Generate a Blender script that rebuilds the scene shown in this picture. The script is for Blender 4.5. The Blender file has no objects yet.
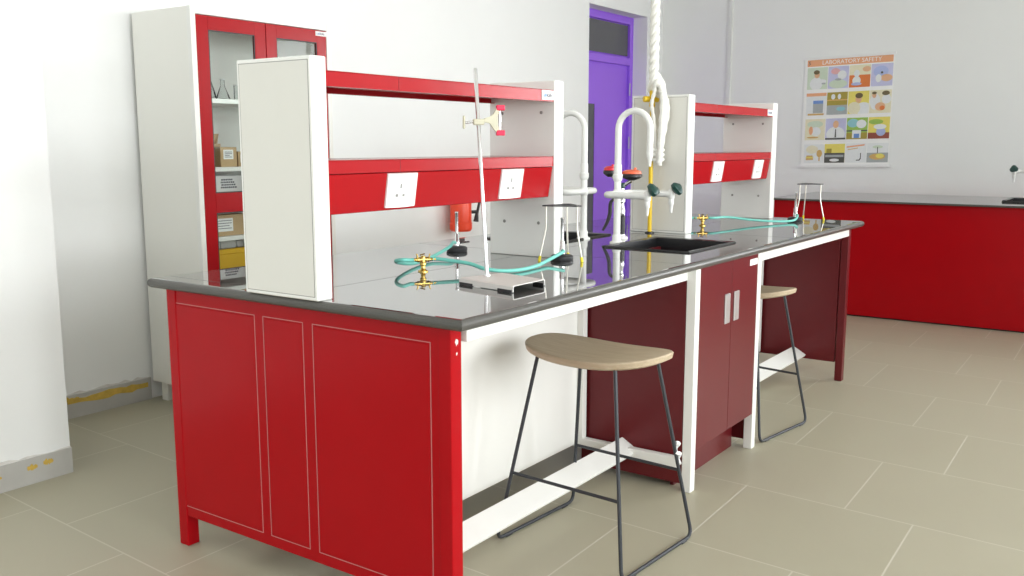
import bpy, bmesh, math, random
from mathutils import Vector, Matrix
random.seed(7)
PI = math.pi
SC = bpy.context.scene
COL = SC.collection

# ------------------------------------------------------------------ materials
def new_mat(name):
    m = bpy.data.materials.new(name); m.use_nodes = True
    nt = m.node_tree; b = nt.nodes['Principled BSDF']
    return m, nt, b

def mat(name, col, rough=.5, metal=0., ior=1.5, noise=.04, nscale=40, bump=0., bscale=200, coat=0., rough_var=.0, spec=.5):
    m, nt, b = new_mat(name)
    N, Lk = nt.nodes.new, nt.links.new
    tc = N('ShaderNodeTexCoord'); nz = N('ShaderNodeTexNoise')
    nz.inputs['Scale'].default_value = nscale; nz.inputs['Detail'].default_value = 4
    Lk(tc.outputs['Object'], nz.inputs['Vector'])
    mx = N('ShaderNodeMix'); mx.data_type = 'RGBA'
    lo = [max(0, c*(1-noise)) for c in col]; hi = [min(1, c*(1+noise)) for c in col]
    mx.inputs[6].default_value = (*lo, 1); mx.inputs[7].default_value = (*hi, 1)
    Lk(nz.outputs['Fac'], mx.inputs[0]); Lk(mx.outputs[2], b.inputs['Base Color'])
    b.inputs['Roughness'].default_value = rough; b.inputs['Metallic'].default_value = metal
    b.inputs['IOR'].default_value = ior
    b.inputs['Specular IOR Level'].default_value = spec
    if coat:
        b.inputs['Coat Weight'].default_value = coat; b.inputs['Coat Roughness'].default_value = .05
    if rough_var:
        n2 = N('ShaderNodeTexNoise'); n2.inputs['Scale'].default_value = 6
        Lk(tc.outputs['Object'], n2.inputs['Vector'])
        mr = N('ShaderNodeMapRange'); mr.inputs['To Min'].default_value = max(0, rough-rough_var); mr.inputs['To Max'].default_value = rough+rough_var
        Lk(n2.outputs['Fac'], mr.inputs['Value']); Lk(mr.outputs['Result'], b.inputs['Roughness'])
    if bump:
        n3 = N('ShaderNodeTexNoise'); n3.inputs['Scale'].default_value = bscale
        Lk(tc.outputs['Object'], n3.inputs['Vector'])
        bp = N('ShaderNodeBump'); bp.inputs['Strength'].default_value = bump; bp.inputs['Distance'].default_value = .002
        Lk(n3.outputs['Fac'], bp.inputs['Height']); Lk(bp.outputs['Normal'], b.inputs['Normal'])
    return m

M = {}
M['wall'] = mat('wall_paint', (.90, .91, .895), .75, noise=.02, nscale=3, bump=.15, bscale=60)
M['ceiling'] = mat('ceiling_paint', (.85, .85, .83), .8, noise=.01)
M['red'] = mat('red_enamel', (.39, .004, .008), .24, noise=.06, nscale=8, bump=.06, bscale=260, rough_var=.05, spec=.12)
M['shelf_red'] = mat('red_shelf_enamel', (.39, .008, .012), .2, noise=.04, nscale=8, bump=.05, bscale=260, spec=.15)
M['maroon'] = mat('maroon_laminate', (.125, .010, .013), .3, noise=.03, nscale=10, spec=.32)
M['white'] = mat('white_enamel', (.86, .86, .82), .32, noise=.01, nscale=10, bump=.03, bscale=200)
M['cream'] = mat('cream_panel', (.735, .725, .67), .4, noise=.01, nscale=10)
M['cabinet_cream'] = mat('cream_cabinet_enamel', (.86, .855, .80), .4, noise=.01, nscale=10)
M['groove'] = mat('groove_shade_line', (.30, .29, .27), .7)
M['pale_line'] = mat('pale_groove_sealant', (.50, .22, .21), .5)
M['plastic'] = mat('white_plastic', (.88, .88, .87), .3, noise=.01)
M['switch'] = mat('switch_plastic', (.80, .80, .80), .35, noise=.01)
M['pvc'] = mat('white_pipe_enamel', (.86, .86, .83), .25, noise=.01)
M['green_knob'] = mat('dark_green_plastic', (.012, .055, .045), .3)
M['black'] = mat('black_plastic', (.02, .02, .022), .4)
M['black_iron'] = mat('black_cast_iron', (.03, .03, .032), .5, bump=.2, bscale=120)
M['steel'] = mat('polished_steel', (.75, .75, .75), .22, metal=1., noise=.02)
M['zinc'] = mat('zinc_plated_wire', (.72, .70, .62), .35, metal=.6, noise=.05)
M['handle'] = mat('brushed_aluminium', (.52, .50, .49), .38, metal=.7, noise=.03)
M['brass'] = mat('brass', (.60, .42, .12), .25, metal=.9, noise=.08)
M['yellow'] = mat('yellow_enamel', (.80, .54, .015), .4, noise=.04)
M['yellow_cap'] = mat('yellow_rubber', (.85, .72, .02), .5)
M['hose'] = mat('green_rubber', (.19, .62, .53), .45, noise=.08, nscale=30)
M['pad'] = mat('red_rubber_pad', (.80, .02, .08), .5)
M['clamp_grey'] = mat('cream_cast_alloy', (.60, .575, .43), .4, noise=.06)
M['base_grey'] = mat('grey_hammered_enamel', (.74, .73, .69), .35, noise=.04, bump=.1, bscale=200)
M['rod'] = mat('stool_grey_steel', (.045, .05, .058), .42, metal=.3, noise=.05)
M['purple'] = mat('purple_door_paint', (.36, .15, .86), .5, noise=.03, nscale=5)
M['hinge'] = mat('purple_grey_hinge', (.45, .40, .60), .4, metal=.5)
M['dark_glass'] = mat('dark_pane', (.10, .10, .11), .12, noise=.02)
M['orange'] = mat('orange_plastic', (.88, .15, .06), .35)
M['red_plastic'] = mat('red_plastic', (.70, .02, .04), .35)
M['ext_red'] = mat('extinguisher_red', (.98, .075, .025), .3, noise=.03)
M['rope'] = mat('white_cotton_rope', (.86, .85, .79), .85, noise=.10, nscale=120, bump=.6, bscale=220)
M['sink'] = mat('black_sink_polymer', (.012, .012, .013), .25)
M['card'] = mat('brown_cardboard', (.50, .35, .19), .8, noise=.10, nscale=20)
M['card_dark'] = mat('brown_packing_tape', (.36, .23, .11), .8, noise=.08, nscale=20)  # darker brown for the carton tape
M['paper'] = mat('white_paper', (.85, .85, .83), .7, noise=.01)
M['ink'] = mat('dark_print', (.08, .08, .10), .7)
M['blue_ink'] = mat('blue_print', (.06, .25, .55), .7)
M['mustard'] = mat('mustard_plastic', (.80, .47, .02), .45)
M['tile_skirt'] = mat('grey_skirting_tile', (.50, .49, .46), .4, noise=.08, nscale=15)
M['glue'] = mat('yellow_tile_adhesive', (.62, .42, .08), .8, noise=.35, nscale=30)
M['plaster'] = mat('chipped_plaster', (.72, .70, .66), .9, noise=.15, nscale=40)
M['conduit'] = mat('conduit_white', (.82, .83, .80), .5)
M['frame_alu'] = mat('window_frame_white', (.8, .8, .8), .4)

def floor_mat():
    m, nt, b = new_mat('porcelain_tile_floor')
    N, Lk = nt.nodes.new, nt.links.new
    tc = N('ShaderNodeTexCoord'); sp = N('ShaderNodeSeparateXYZ'); Lk(tc.outputs['Object'], sp.inputs[0])
    def mth(op, a, bb=None, c=None):
        n = N('ShaderNodeMath'); n.operation = op
        for i, v in enumerate((a, bb, c)):
            if v is None: continue
            if isinstance(v, (int, float)): n.inputs[i].default_value = v
            else: Lk(v, n.inputs[i])
        return n.outputs[0]
    X, Y = sp.outputs['X'], sp.outputs['Y']
    xs = mth('SUBTRACT', X, mth('MULTIPLY', Y, .055))
    ys = mth('SUBTRACT', Y, mth('MULTIPLY', X, .02))
    u = mth('DIVIDE', mth('SUBTRACT', xs, .99), .613)
    c = mth('FLOOR', u)
    odd = mth('FLOORED_MODULO', c, 2)
    off = mth('ADD', mth('MULTIPLY', odd, -.38), .41)
    v = mth('DIVIDE', mth('SUBTRACT', ys, off), .62)
    r = mth('FLOOR', v)
    fu = mth('ABSOLUTE', mth('SUBTRACT', mth('FRACT', u), .5)); fv = mth('ABSOLUTE', mth('SUBTRACT', mth('FRACT', v), .5))
    g = mth('MAXIMUM', mth('GREATER_THAN', fu, .4955), mth('GREATER_THAN', fv, .4955))
    cmb = N('ShaderNodeCombineXYZ'); Lk(c, cmb.inputs[0]); Lk(r, cmb.inputs[1])
    wn = N('ShaderNodeTexWhiteNoise'); wn.noise_dimensions = '2D'; Lk(cmb.outputs[0], wn.inputs['Vector'])
    nz = N('ShaderNodeTexNoise'); nz.inputs['Scale'].default_value = 3.5; nz.inputs['Detail'].default_value = 6; nz.inputs['Roughness'].default_value = .6
    Lk(tc.outputs['Object'], nz.inputs['Vector'])
    f = mth('ADD', mth('MULTIPLY', wn.outputs['Value'], .35), mth('MULTIPLY', nz.outputs['Fac'], .65))
    mx = N('ShaderNodeMix'); mx.data_type = 'RGBA'
    mx.inputs[6].default_value = (.390, .362, .262, 1); mx.inputs[7].default_value = (.440, .412, .308, 1); Lk(f, mx.inputs[0])
    m2 = N('ShaderNodeMix'); m2.data_type = 'RGBA'; m2.inputs[7].default_value = (.55, .525, .43, 1)
    Lk(mx.outputs[2], m2.inputs[6]); Lk(g, m2.inputs[0]); Lk(m2.outputs[2], b.inputs['Base Color'])
    b.inputs['Roughness'].default_value = .34
    rr = mth('ADD', mth('MULTIPLY', nz.outputs['Fac'], .12), mth('MULTIPLY', g, .3)); rr = mth('ADD', rr, .40)
    Lk(rr, b.inputs['Roughness'])
    bp = N('ShaderNodeBump'); bp.inputs['Strength'].default_value = .3; bp.inputs['Distance'].default_value = .001; bp.invert = True
    Lk(g, bp.inputs['Height']); Lk(bp.outputs['Normal'], b.inputs['Normal'])
    return m
M['floor'] = floor_mat()

def granite_mat():
    m, nt, b = new_mat('polished_black_granite')
    N, Lk = nt.nodes.new, nt.links.new
    tc = N('ShaderNodeTexCoord'); vo = N('ShaderNodeTexNoise'); vo.inputs['Scale'].default_value = 260; vo.inputs['Detail'].default_value = 3
    Lk(tc.outputs['Object'], vo.inputs['Vector'])
    cr = N('ShaderNodeValToRGB'); cr.color_ramp.elements[0].position = .45; cr.color_ramp.elements[0].color = (.012, .012, .011, 1)
    cr.color_ramp.elements[1].position = .75; cr.color_ramp.elements[1].color = (.045, .043, .037, 1)
    Lk(vo.outputs['Fac'], cr.inputs[0]); Lk(cr.outputs[0], b.inputs['Base Color'])
    b.inputs['Roughness'].default_value = .3; b.inputs['Specular IOR Level'].default_value = .2
    # wax-polished face: weak mirror seen head-on, strong at a grazing angle
    lw = N('ShaderNodeLayerWeight'); lw.inputs['Blend'].default_value = .5
    pw = N('ShaderNodeMath'); pw.operation = 'POWER'; pw.inputs[1].default_value = 2.1; Lk(lw.outputs['Facing'], pw.inputs[0])
    ml = N('ShaderNodeMath'); ml.operation = 'MULTIPLY_ADD'; ml.inputs[1].default_value = .93; ml.inputs[2].default_value = .05; Lk(pw.outputs[0], ml.inputs[0])
    gl = N('ShaderNodeBsdfGlossy'); gl.inputs['Roughness'].default_value = .012
    mx = N('ShaderNodeMixShader'); Lk(ml.outputs[0], mx.inputs[0]); Lk(b.outputs[0], mx.inputs[1]); Lk(gl.outputs[0], mx.inputs[2])
    Lk(mx.outputs[0], nt.nodes['Material Output'].inputs[0])
    return m
M['granite'] = granite_mat()
M['granite_edge'] = mat('honed_granite_edge', (.085, .082, .074), .33, noise=.35, nscale=240, spec=.4)

def wood_mat():
    m, nt, b = new_mat('pale_ash_plywood')
    N, Lk = nt.nodes.new, nt.links.new
    tc = N('ShaderNodeTexCoord'); mp = N('ShaderNodeMapping'); mp.inputs['Scale'].default_value = (60, 3, 60)
    Lk(tc.outputs['Object'], mp.inputs['Vector'])
    nz = N('ShaderNodeTexNoise'); nz.inputs['Scale'].default_value = 2; nz.inputs['Detail'].default_value = 6; Lk(mp.outputs[0], nz.inputs['Vector'])
    cr = N('ShaderNodeValToRGB'); cr.color_ramp.elements[0].position = .3; cr.color_ramp.elements[0].color = (.46, .36, .235, 1)
    cr.color_ramp.elements[1].position = .7; cr.color_ramp.elements[1].color = (.56, .46, .325, 1)
    Lk(nz.outputs['Fac'], cr.inputs[0]); Lk(cr.outputs[0], b.inputs['Base Color']); b.inputs['Roughness'].default_value = .5
    return m
M['wood'] = wood_mat()

def glass_mat(name, col=(1, 1, 1), a=.12):
    # thin clear pane: mostly see-through with a faint surface reflection
    m = bpy.data.materials.new(name); m.use_nodes = True; nt = m.node_tree
    nt.nodes.clear(); N, Lk = nt.nodes.new, nt.links.new
    out = N('ShaderNodeOutputMaterial'); tr = N('ShaderNodeBsdfTransparent'); gl = N('ShaderNodeBsdfGlossy'); mx = N('ShaderNodeMixShader')
    tr.inputs[0].default_value = (*col, 1); gl.inputs['Roughness'].default_value = .02
    fr = N('ShaderNodeFresnel'); fr.inputs['IOR'].default_value = 1.18
    Lk(fr.outputs[0], mx.inputs[0]); Lk(tr.outputs[0], mx.inputs[1]); Lk(gl.outputs[0], mx.inputs[2]); Lk(mx.outputs[0], out.inputs[0])
    return m
M['glass'] = glass_mat('clear_pane', (.95, .97, .96))
M['labglass'] = glass_mat('clear_lab_glass', (.97, .98, .98))

# ------------------------------------------------------------------ geometry helpers
class MB:
    def __init__(s): s.bm = bmesh.new()
    def box(s, x0, x1, y0, y1, z0, z1, bev=0., rot=None, seg=1):
        bm = s.bm
        r = bmesh.ops.create_cube(bm, size=1.0); vs = r['verts']
        for v in vs:
            v.co = Vector((x0+(v.co.x+.5)*(x1-x0), y0+(v.co.y+.5)*(y1-y0), z0+(v.co.z+.5)*(z1-z0)))
        if rot is not None:
            for v in vs: v.co = rot @ v.co
        if bev:
            es = list({e for v in vs for e in v.link_edges})
            bmesh.ops.bevel(bm, geom=es, offset=bev, segments=seg, affect='EDGES', profile=.5)
        return s
    def tube(s, pts, r, seg=12, cap=True, up=None):
        bm = s.bm; pts = [Vector(p) for p in pts]; n = len(pts)
        rs = r if isinstance(r, (list, tuple)) else [r]*n
        t0 = (pts[1]-pts[0]).normalized()
        ref = Vector((0, 0, 1)) if abs(t0.z) < .9 else Vector((1, 0, 0))
        nrm = (ref - t0*ref.dot(t0)).normalized(); rings = []
        for i, p in enumerate(pts):
            if i == 0: t = t0
            elif i == n-1: t = (pts[i]-pts[i-1]).normalized()
            else:
                t = (pts[i+1]-pts[i]).normalized() + (pts[i]-pts[i-1]).normalized()
                t = t.normalized() if t.length > 1e-6 else t0
            nrm = (nrm - t*nrm.dot(t)).normalized(); b = t.cross(nrm)
            rings.append([bm.verts.new(p + (nrm*math.cos(a)+b*math.sin(a))*rs[i]) for a in [2*PI*k/seg for k in range(seg)]])
        for a, b in zip(rings, rings[1:]):
            for k in range(seg): bm.faces.new((a[k], a[(k+1) % seg], b[(k+1) % seg], b[k]))
        if cap:
            bm.faces.new(rings[0][::-1]); bm.faces.new(rings[-1])
        return s
    def lathe(s, prof, c=(0, 0, 0), seg=24, mtx=None):
        bm = s.bm; rings = []; c = Vector(c)
        for r, z in prof:
            ring = []
            if r < 1e-5:
                v = Vector((0, 0, z)); ring = [bm.verts.new(c + (mtx @ v if mtx else v))]
            else:
                for k in range(seg):
                    a = 2*PI*k/seg; v = Vector((r*math.cos(a), r*math.sin(a), z))
                    ring.append(bm.verts.new(c + (mtx @ v if mtx else v)))
            rings.append(ring)
        for a, b in zip(rings, rings[1:]):
            if len(a) == 1 and len(b) == 1: continue
            for k in range(seg):
                if len(a) == 1: bm.faces.new((a[0], b[(k+1) % seg], b[k]))
                elif len(b) == 1: bm.faces.new((a[k], a[(k+1) % seg], b[0]))
                else: bm.faces.new((a[k], a[(k+1) % seg], b[(k+1) % seg], b[k]))
        return s
    def prism(s, poly, fn, a, b, bev=0.):
        # poly: list of 2D points; fn(u, v, w) -> 3D point; extruded w from a to b
        bm = s.bm
        va = [bm.verts.new(Vector(fn(u, v, a))) for u, v in poly]; vb = [bm.verts.new(Vector(fn(u, v, b))) for u, v in poly]
        bm.faces.new(va[::-1]); bm.faces.new(vb); n = len(poly)
        for k in range(n): bm.faces.new((va[k], va[(k+1) % n], vb[(k+1) % n], vb[k]))
        if bev:
            es = list({e for v in va+vb for e in v.link_edges})
            bmesh.ops.bevel(bm, geom=es, offset=bev, segments=1, affect='EDGES', profile=.5)
        return s
    def shift(s, d):
        for v in s.bm.verts: v.co += Vector(d)
        return s
    def xf(s, m):
        for v in s.bm.verts: v.co = m @ v.co
        return s
    def build(s, name, m, parent=None, smooth=False, off=None):
        if off is not None: s.shift([-c for c in off])
        bmesh.ops.recalc_face_normals(s.bm, faces=s.bm.faces[:])
        me = bpy.data.meshes.new(name); s.bm.to_mesh(me); s.bm.free()
        me.materials.append(M[m])
        if smooth:
            me.polygons.foreach_set('use_smooth', [True]*len(me.polygons)); 
            try: me.set_sharp_from_angle(angle=math.radians(38))
            except Exception: pass
        o = bpy.data.objects.new(name, me); COL.objects.link(o)
        if parent: o.parent = parent
        return o

def box(*a, **k): return MB().box(*a, **k)
def tag(o, label=None, cat=None, group=None, kind=None):
    if label: o['label'] = label
    if cat: o['category'] = cat
    if group: o['group'] = group
    if kind: o['kind'] = kind
    return o
def thing(name, label, cat, loc=(0, 0, 0), rz=0., group=None):
    o = bpy.data.objects.new(name, None); COL.objects.link(o); o.empty_display_size = .1
    o.location = loc; o.rotation_euler = (0, 0, rz); return tag(o, label, cat, group)
def structure(mb, name, m): return tag(mb.build(name, m), kind='structure')
def copy_tree(o, parent=None):
    c = o.copy(); COL.objects.link(c)
    if parent: c.parent = parent
    for ch in list(o.children): copy_tree(ch, c)
    return c
def arc(c, r, a0, a1, n, fn): return [fn(c[0]+r*math.cos(a0+(a1-a0)*k/n), c[1]+r*math.sin(a0+(a1-a0)*k/n)) for k in range(n+1)]
def smooth_path(pts, sub=6):
    P = [Vector(p) for p in pts]; out = []
    for i in range(len(P)-1):
        p0 = P[max(i-1, 0)]; p1 = P[i]; p2 = P[i+1]; p3 = P[min(i+2, len(P)-1)]
        for k in range(sub):
            t = k/sub
            out.append(.5*((2*p1)+(-p0+p2)*t+(2*p0-5*p1+4*p2-p3)*t*t+(-p0+3*p1-3*p2+p3)*t**3))
    out.append(P[-1]); return out
def text_mb(s, size, fn, depth=.001, align='CENTER'):
    cu = bpy.data.curves.new('lettering', 'FONT'); cu.body = s; cu.size = size; cu.align_x = align; cu.align_y = 'CENTER'; cu.extrude = depth; cu.resolution_u = 3
    o = bpy.data.objects.new('lettering', cu); COL.objects.link(o)
    bpy.context.view_layer.update()
    me = bpy.data.meshes.new_from_object(o.evaluated_get(bpy.context.evaluated_depsgraph_get()))
    mb = MB(); mb.bm.from_mesh(me)
    bpy.data.objects.remove(o); bpy.data.curves.remove(cu); bpy.data.meshes.remove(me)
    for v in mb.bm.verts: v.co = Vector(fn(v.co.x, v.co.y, v.co.z))
    return mb

# ------------------------------------------------------------------ setting
X0, X1, Y0, Y1, H = -4.6, 6.985, -4.6, 2.87, 3.25
structure(box(X0-.2, X1+.2, Y0-.2, Y1+1.2, -.12, 0), 'floor', 'floor')
structure(box(X0-.2, X1+.2, Y0-.2, Y1+1.2, H, H+.12), 'ceiling', 'ceiling')
DX0, DX1, DZ = 5.53, 6.65, 2.55
w = MB().box(.165, DX0, Y1, Y1+.25, 0, H).box(DX1, X1+.2, Y1, Y1+.25, 0, H).box(DX0, DX1, Y1, Y1+.25, DZ, H)
structure(w, 'wall_back', 'wall')
RW0, RW1 = -4.3, -2.3  # unseen right-wall window, added to brighten the far floor
structure(MB().box(X1, X1+.2, RW1, Y1, 0, H).box(X1, X1+.2, Y0-.2, RW0, 0, H).box(X1, X1+.2, RW0, RW1, 0, .95).box(X1, X1+.2, RW0, RW1, 2.75, H), 'wall_right', 'wall')
structure(box(X0-.2, .165, 2.147, Y1+.25, 0, H), 'wall_left', 'wall')
# window wall behind and to the right of the camera
wins = [(-4.0, -2.3), (-1.9, -.2), (.4, 2.1), (2.6, 4.3)]
WZ0, WZ1 = .95, 2.75
w = MB(); px = X0-.2
for a, b in wins:
    w.box(px, a, Y0-.2, Y0, 0, H); w.box(a, b, Y0-.2, Y0, 0, WZ0); w.box(a, b, Y0-.2, Y0, WZ1, H); px = b
w.box(px, X1+.2, Y0-.2, Y0, 0, H)
structure(w, 'wall_front', 'wall')
SY0, SY1 = -3.4, 1.4
w = MB().box(X0-.2, X0, Y0, SY0, 0, H).box(X0-.2, X0, SY1, 2.147, 0, H).box(X0-.2, X0, SY0, SY1, 0, WZ0).box(X0-.2, X0, SY0, SY1, WZ1, H)
structure(w, 'wall_near', 'wall')
for i, (a, b) in enumerate(wins):
    f = MB()
    for xx in (a, (a+b)/2-.02, b-.04): f.box(xx, xx+.04, Y0-.12, Y0-.07, WZ0, WZ1)
    for zz in (WZ0, WZ1-.04): f.box(a, b, Y0-.12, Y0-.07, zz, zz+.04)
    structure(f, 'window_%d' % (i+1), 'frame_alu')
f = MB()
for yy in (SY0, SY0+1.6, SY0+3.2, SY1-.04): f.box(X0-.12, X0-.07, yy, yy+.04, WZ0, WZ1)
for zz in (WZ0, WZ1-.04): f.box(X0-.12, X0-.07, SY0, SY1, zz, zz+.04)
structure(f, 'window_5', 'frame_alu')
f = MB()
for yy in (RW0, -3.32, RW1-.04): f.box(X1+.07, X1+.12, yy, yy+.04, WZ0, WZ1)
for zz in (WZ0, WZ1-.04): f.box(X1+.07, X1+.12, RW0, RW1, zz, zz+.04)
structure(f, 'window_6', 'frame_alu')

# tile skirtings with torn patches of adhesive
def skirting(name, x0, x1, y, h, patches):
    o = structure(MB().box(x0, x1, y-.012, y+.002, 0, h), name, 'tile_skirt')
    mb = MB(); n = int((x1-x0)/.035)
    top = [h+.004+random.uniform(-.004, .012) for _ in range(n+1)]
    for k in range(n):
        xa = x0+(x1-x0)*k/n; xb = x0+(x1-x0)*(k+1)/n
        mb.prism([(xa, h-.006), (xb, h-.006), (xb, top[k+1]), (xa, top[k])], lambda u, v, w_: (u, w_, v), y-.005, y+.001)
    mb.build('plaster_lip', 'plaster', o)
    for (pa, pb, za, zb) in patches:
        mb = MB(); m_ = 14; up = []; lo = []
        for k in range(m_+1):
            t = k/m_; e = math.sin(PI*min(max(t, .04), .96))**.35*random.uniform(.45, 1.)
            zc = (za+zb)/2; hh = (zb-za)/2*e
            up.append((pa+(pb-pa)*t, zc+hh*random.uniform(.6, 1.1))); lo.append((pa+(pb-pa)*t, zc-hh*random.uniform(.5, 1.)))
        mb.prism(lo+up[::-1], lambda u, v, w_: (u, w_, v), y-.0145, y-.011)
        mb.build('adhesive_patch', 'glue', o)
skirting('baseboard_back', .17, 1.02, 2.87, .115, [(.56, 1.0, .05, .112), (.45, .62, .075, .112)])
structure(box(2.0, DX0, 2.858, 2.872, 0, .115), 'baseboard_rear', 'tile_skirt')
skirting('baseboard_left', -2.2, .165, 2.147, .105, [(-.30, -.12, .045, .075), (-.02, .02, .05, .085), (.045, .085, .055, .09)])
structure(box(X1-.012, X1+.002, -4.5, 2.86, 0, .11), 'baseboard_right', 'tile_skirt')
structure(box(X1-.022, X1+.002, 2.13, 2.165, 0, H), 'trim_1', 'conduit')

# purple door with transom in the back wall
door = tag(MB().box(DX0, DX1, 3.055, 3.10, 0, DZ).build('door_1', 'purple'), kind='structure')
fr = MB()
DF = 6.60
for a, b in ((DX0, DX0+.06), (DX1-.06, DX1)): fr.box(a, b, 3.020, 3.065, 0, DZ, bev=.004)
fr.box(DX0+.06, DX1-.06, 3.020, 3.065, DZ-.07, DZ, bev=.004); fr.box(DX0+.06, DX1-.06, 3.020, 3.065, 2.09, 2.16, bev=.004)
fr.build('door_frame', 'purple', door)
MB().box(DX0+.08, DX1-.08, 3.040, 3.057, 2.18, DZ-.08).build('transom_pane', 'dark_glass', door)
MB().box(5.66, 5.94, 3.045, 3.057, .50, 1.70).build('vision_pane', 'dark_glass', door)
MB().box(5.94, 5.955, 3.040, 3.057, .50, 1.70).build('pane_bead', 'purple', door)
for z in (1.28, 1.80): MB().box(DX1-.075, DX1-.05, 3.013, 3.023, z, z+.12, bev=.002).build('hinge', 'hinge', door)

# ------------------------------------------------------------------ island bench
L, W, ZU = 3.51, 1.183, .869
FY = .02                                            # front plane of the frame
bench = thing('lab_bench', 'long red and white island laboratory bench frame with red panelled end, under black top', 'bench', (L/2, W/2, 0))
BO = bench.location
def bpart(mb, name, m, parent=bench, smooth=False): return mb.build(name, m, parent, smooth, off=BO)
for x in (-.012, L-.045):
    near = x < 0  # far end panel and legs take a darker red than the near end
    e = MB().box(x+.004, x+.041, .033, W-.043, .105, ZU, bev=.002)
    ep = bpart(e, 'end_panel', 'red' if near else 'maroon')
    if near:
        for ya, yb in ((1.153, .76), (.724, .553), (.515, .081)):
            mb = MB(); za, zb = .14, .823; t = .0020; xx = x+.003
            fnx = lambda u, v, w_: (w_, u, v)
            for (u0, u1, v0, v1) in ((yb, ya, zb-t, zb), (yb, ya, za, za+t), (yb, yb+t, za+t, zb-t), (ya-t, ya, za+t, zb-t)):
                mb.box(xx, xx+.004, u0, u1, v0, v1)
            bpart(mb, 'inlay_line', 'pale_line', ep)
            bpart(MB().box(x+.0025, x+.02, yb+.006, ya-.006, za+.006, zb-.006, bev=.0015), 'raised_panel', 'red', ep)
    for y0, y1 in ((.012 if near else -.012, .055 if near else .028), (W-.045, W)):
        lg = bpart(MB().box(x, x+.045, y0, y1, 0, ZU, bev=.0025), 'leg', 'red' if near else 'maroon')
        if near and y0 < .5:
            for cz, r_ in ((.828, .008), (.798, .0035)):
                pts = [(x+.024+r_*random.uniform(.5, 1.)*math.cos(k*PI/5), cz+1.3*r_*random.uniform(.5, 1.2)*math.sin(k*PI/5)) for k in range(10)]
                bpart(MB().prism(pts, lambda u, v, w_: (u, w_, v), y0-.0004, y0+.001), 'paint_chip', 'plaster', lg)
# white steel legs and rails round the sink cabinet
CX0, CX1 = 1.388, 2.074
for x in (CX0, CX1-.045):
    for y0, y1 in ((-.030, .008), (W-.05, W)):
        bpart(MB().box(x, x+.040, y0, y1, 0, ZU, bev=.002), 'leg', 'white')
for a, b in ((.045, CX0), (CX1, L-.045)):
    for y0, y1 in ((.004 if a < 1 else -.012, .05), (W-.07, W-.03)):
        bpart(MB().box(a, b, y0, y1, .823, ZU, bev=.0015), 'apron_rail', 'white')
    for y0, y1 in ((.455, .475), (W-.475, W-.455)):
        pn = bpart(MB().box(a, b-.02, y0, y1, .118, ZU, bev=.001), 'modesty_panel', 'white')
        if y0 < .5:
            g = MB()
            for xx in (a+.22, ):
                g.box(xx, xx+.002, y0-.0006, y0, .125, .83)
            g.box(a+.02, b-.04, y0-.0006, y0, .80, .802)
            bpart(g, 'panel_seam', 'switch', pn)
    # sloping foot rest
    for sgn in (1, -1):
        poly = [(.20, .117), (.272, .160), (.266, .171), (.194, .129)]
        fn = (lambda u, v, w_: (w_, u, v)) if sgn > 0 else (lambda u, v, w_: (w_, W-u, v))
        bpart(MB().prism(poly, fn, a-.002 if a < 1 else a, b, bev=.001), 'foot_rest', 'white')
for x in (CX0-.012, CX1+.003):
    bpart(MB().box(x-.03 if x < 1.6 else x, x if x < 1.6 else x+.03, .01, W-.05, .105, .145, bev=.002), 'floor_rail', 'white')
    bpart(MB().box(x-.03 if x < 1.6 else x, x if x < 1.6 else x+.03, .425, .455, .145, ZU, bev=.002), 'upright', 'white')

# granite worktop with two sink cut-outs
def worktop(xs, ys, holes, z0, z1, rad):
    mb = MB(); bm = mb.bm
    vv = [[bm.verts.new((x, y, z0)) for y in ys] for x in xs]
    fs = []
    for i in range(len(xs)-1):
        for j in range(len(ys)-1):
            if (i, j) in holes: continue
            fs.append(bm.faces.new((vv[i][j], vv[i+1][j], vv[i+1][j+1], vv[i][j+1])))
    r = bmesh.ops.extrude_face_region(bm, geom=fs)
    top = [g for g in r['geom'] if isinstance(g, bmesh.types.BMVert)]
    for v in top: v.co.z = z1
    bm.normal_update()
    def outer(e):
        a, b = e.verts
        for k, (lo, hi) in enumerate(((xs[0], xs[-1]), (ys[0], ys[-1]))):
            for lim in (lo, hi):
                if abs(a.co[k]-lim) < 1e-6 and abs(b.co[k]-lim) < 1e-6: return True
        return False
    es = [e for e in bm.edges if outer(e) and (abs(e.verts[0].co.z-e.verts[1].co.z) < 1e-6)]
    # only perimeter edges lying in the top or the bottom outline
    es = [e for e in es if len(e.link_faces) == 2 and e.calc_face_angle(0) > 1]
    # bottom faces were left open by the extrude: close them
    bmesh.ops.bevel(bm, geom=es, offset=rad, segments=4, affect='EDGES', profile=.5)
    bm.normal_update()
    for f_ in bm.faces:      # the rounded outer edge is honed, only the top is mirror polished
        c_ = f_.calc_center_median()
        if abs(f_.normal.z) < .97 and min(c_.x-xs[0], xs[-1]-c_.x, c_.y-ys[0], ys[-1]-c_.y) < rad*1.1: f_.material_index = 1
    return mb
WX0, WX1, WY0, WY1 = -.05, 3.60, -.055, 1.225
wt = worktop([WX0, 1.60, 2.05, WX1], [WY0, .105, .462, .722, 1.08, WY1], {(1, 1), (1, 3)}, ZU, .90, .014).build('worktop', 'granite', smooth=False)
wt.data.materials.append(M['granite_edge'])
tag(wt, 'polished black granite worktop covering the red island bench, with inset sinks', 'worktop')
j = MB(); ZJ = .9002
j.box(WX0+.02, 1.6, .594, .5965, .898, ZJ); j.box(2.05, WX1-.02, .594, .5965, .898, ZJ)
for x in (1.26, 2.43): j.box(x, x+.002, WY0+.02, WY1-.02, .898, ZJ)
j.box(.02, .0225, .6, WY1-.02, .898, ZJ)
j.build('slab_joint', 'black', wt)

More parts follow.
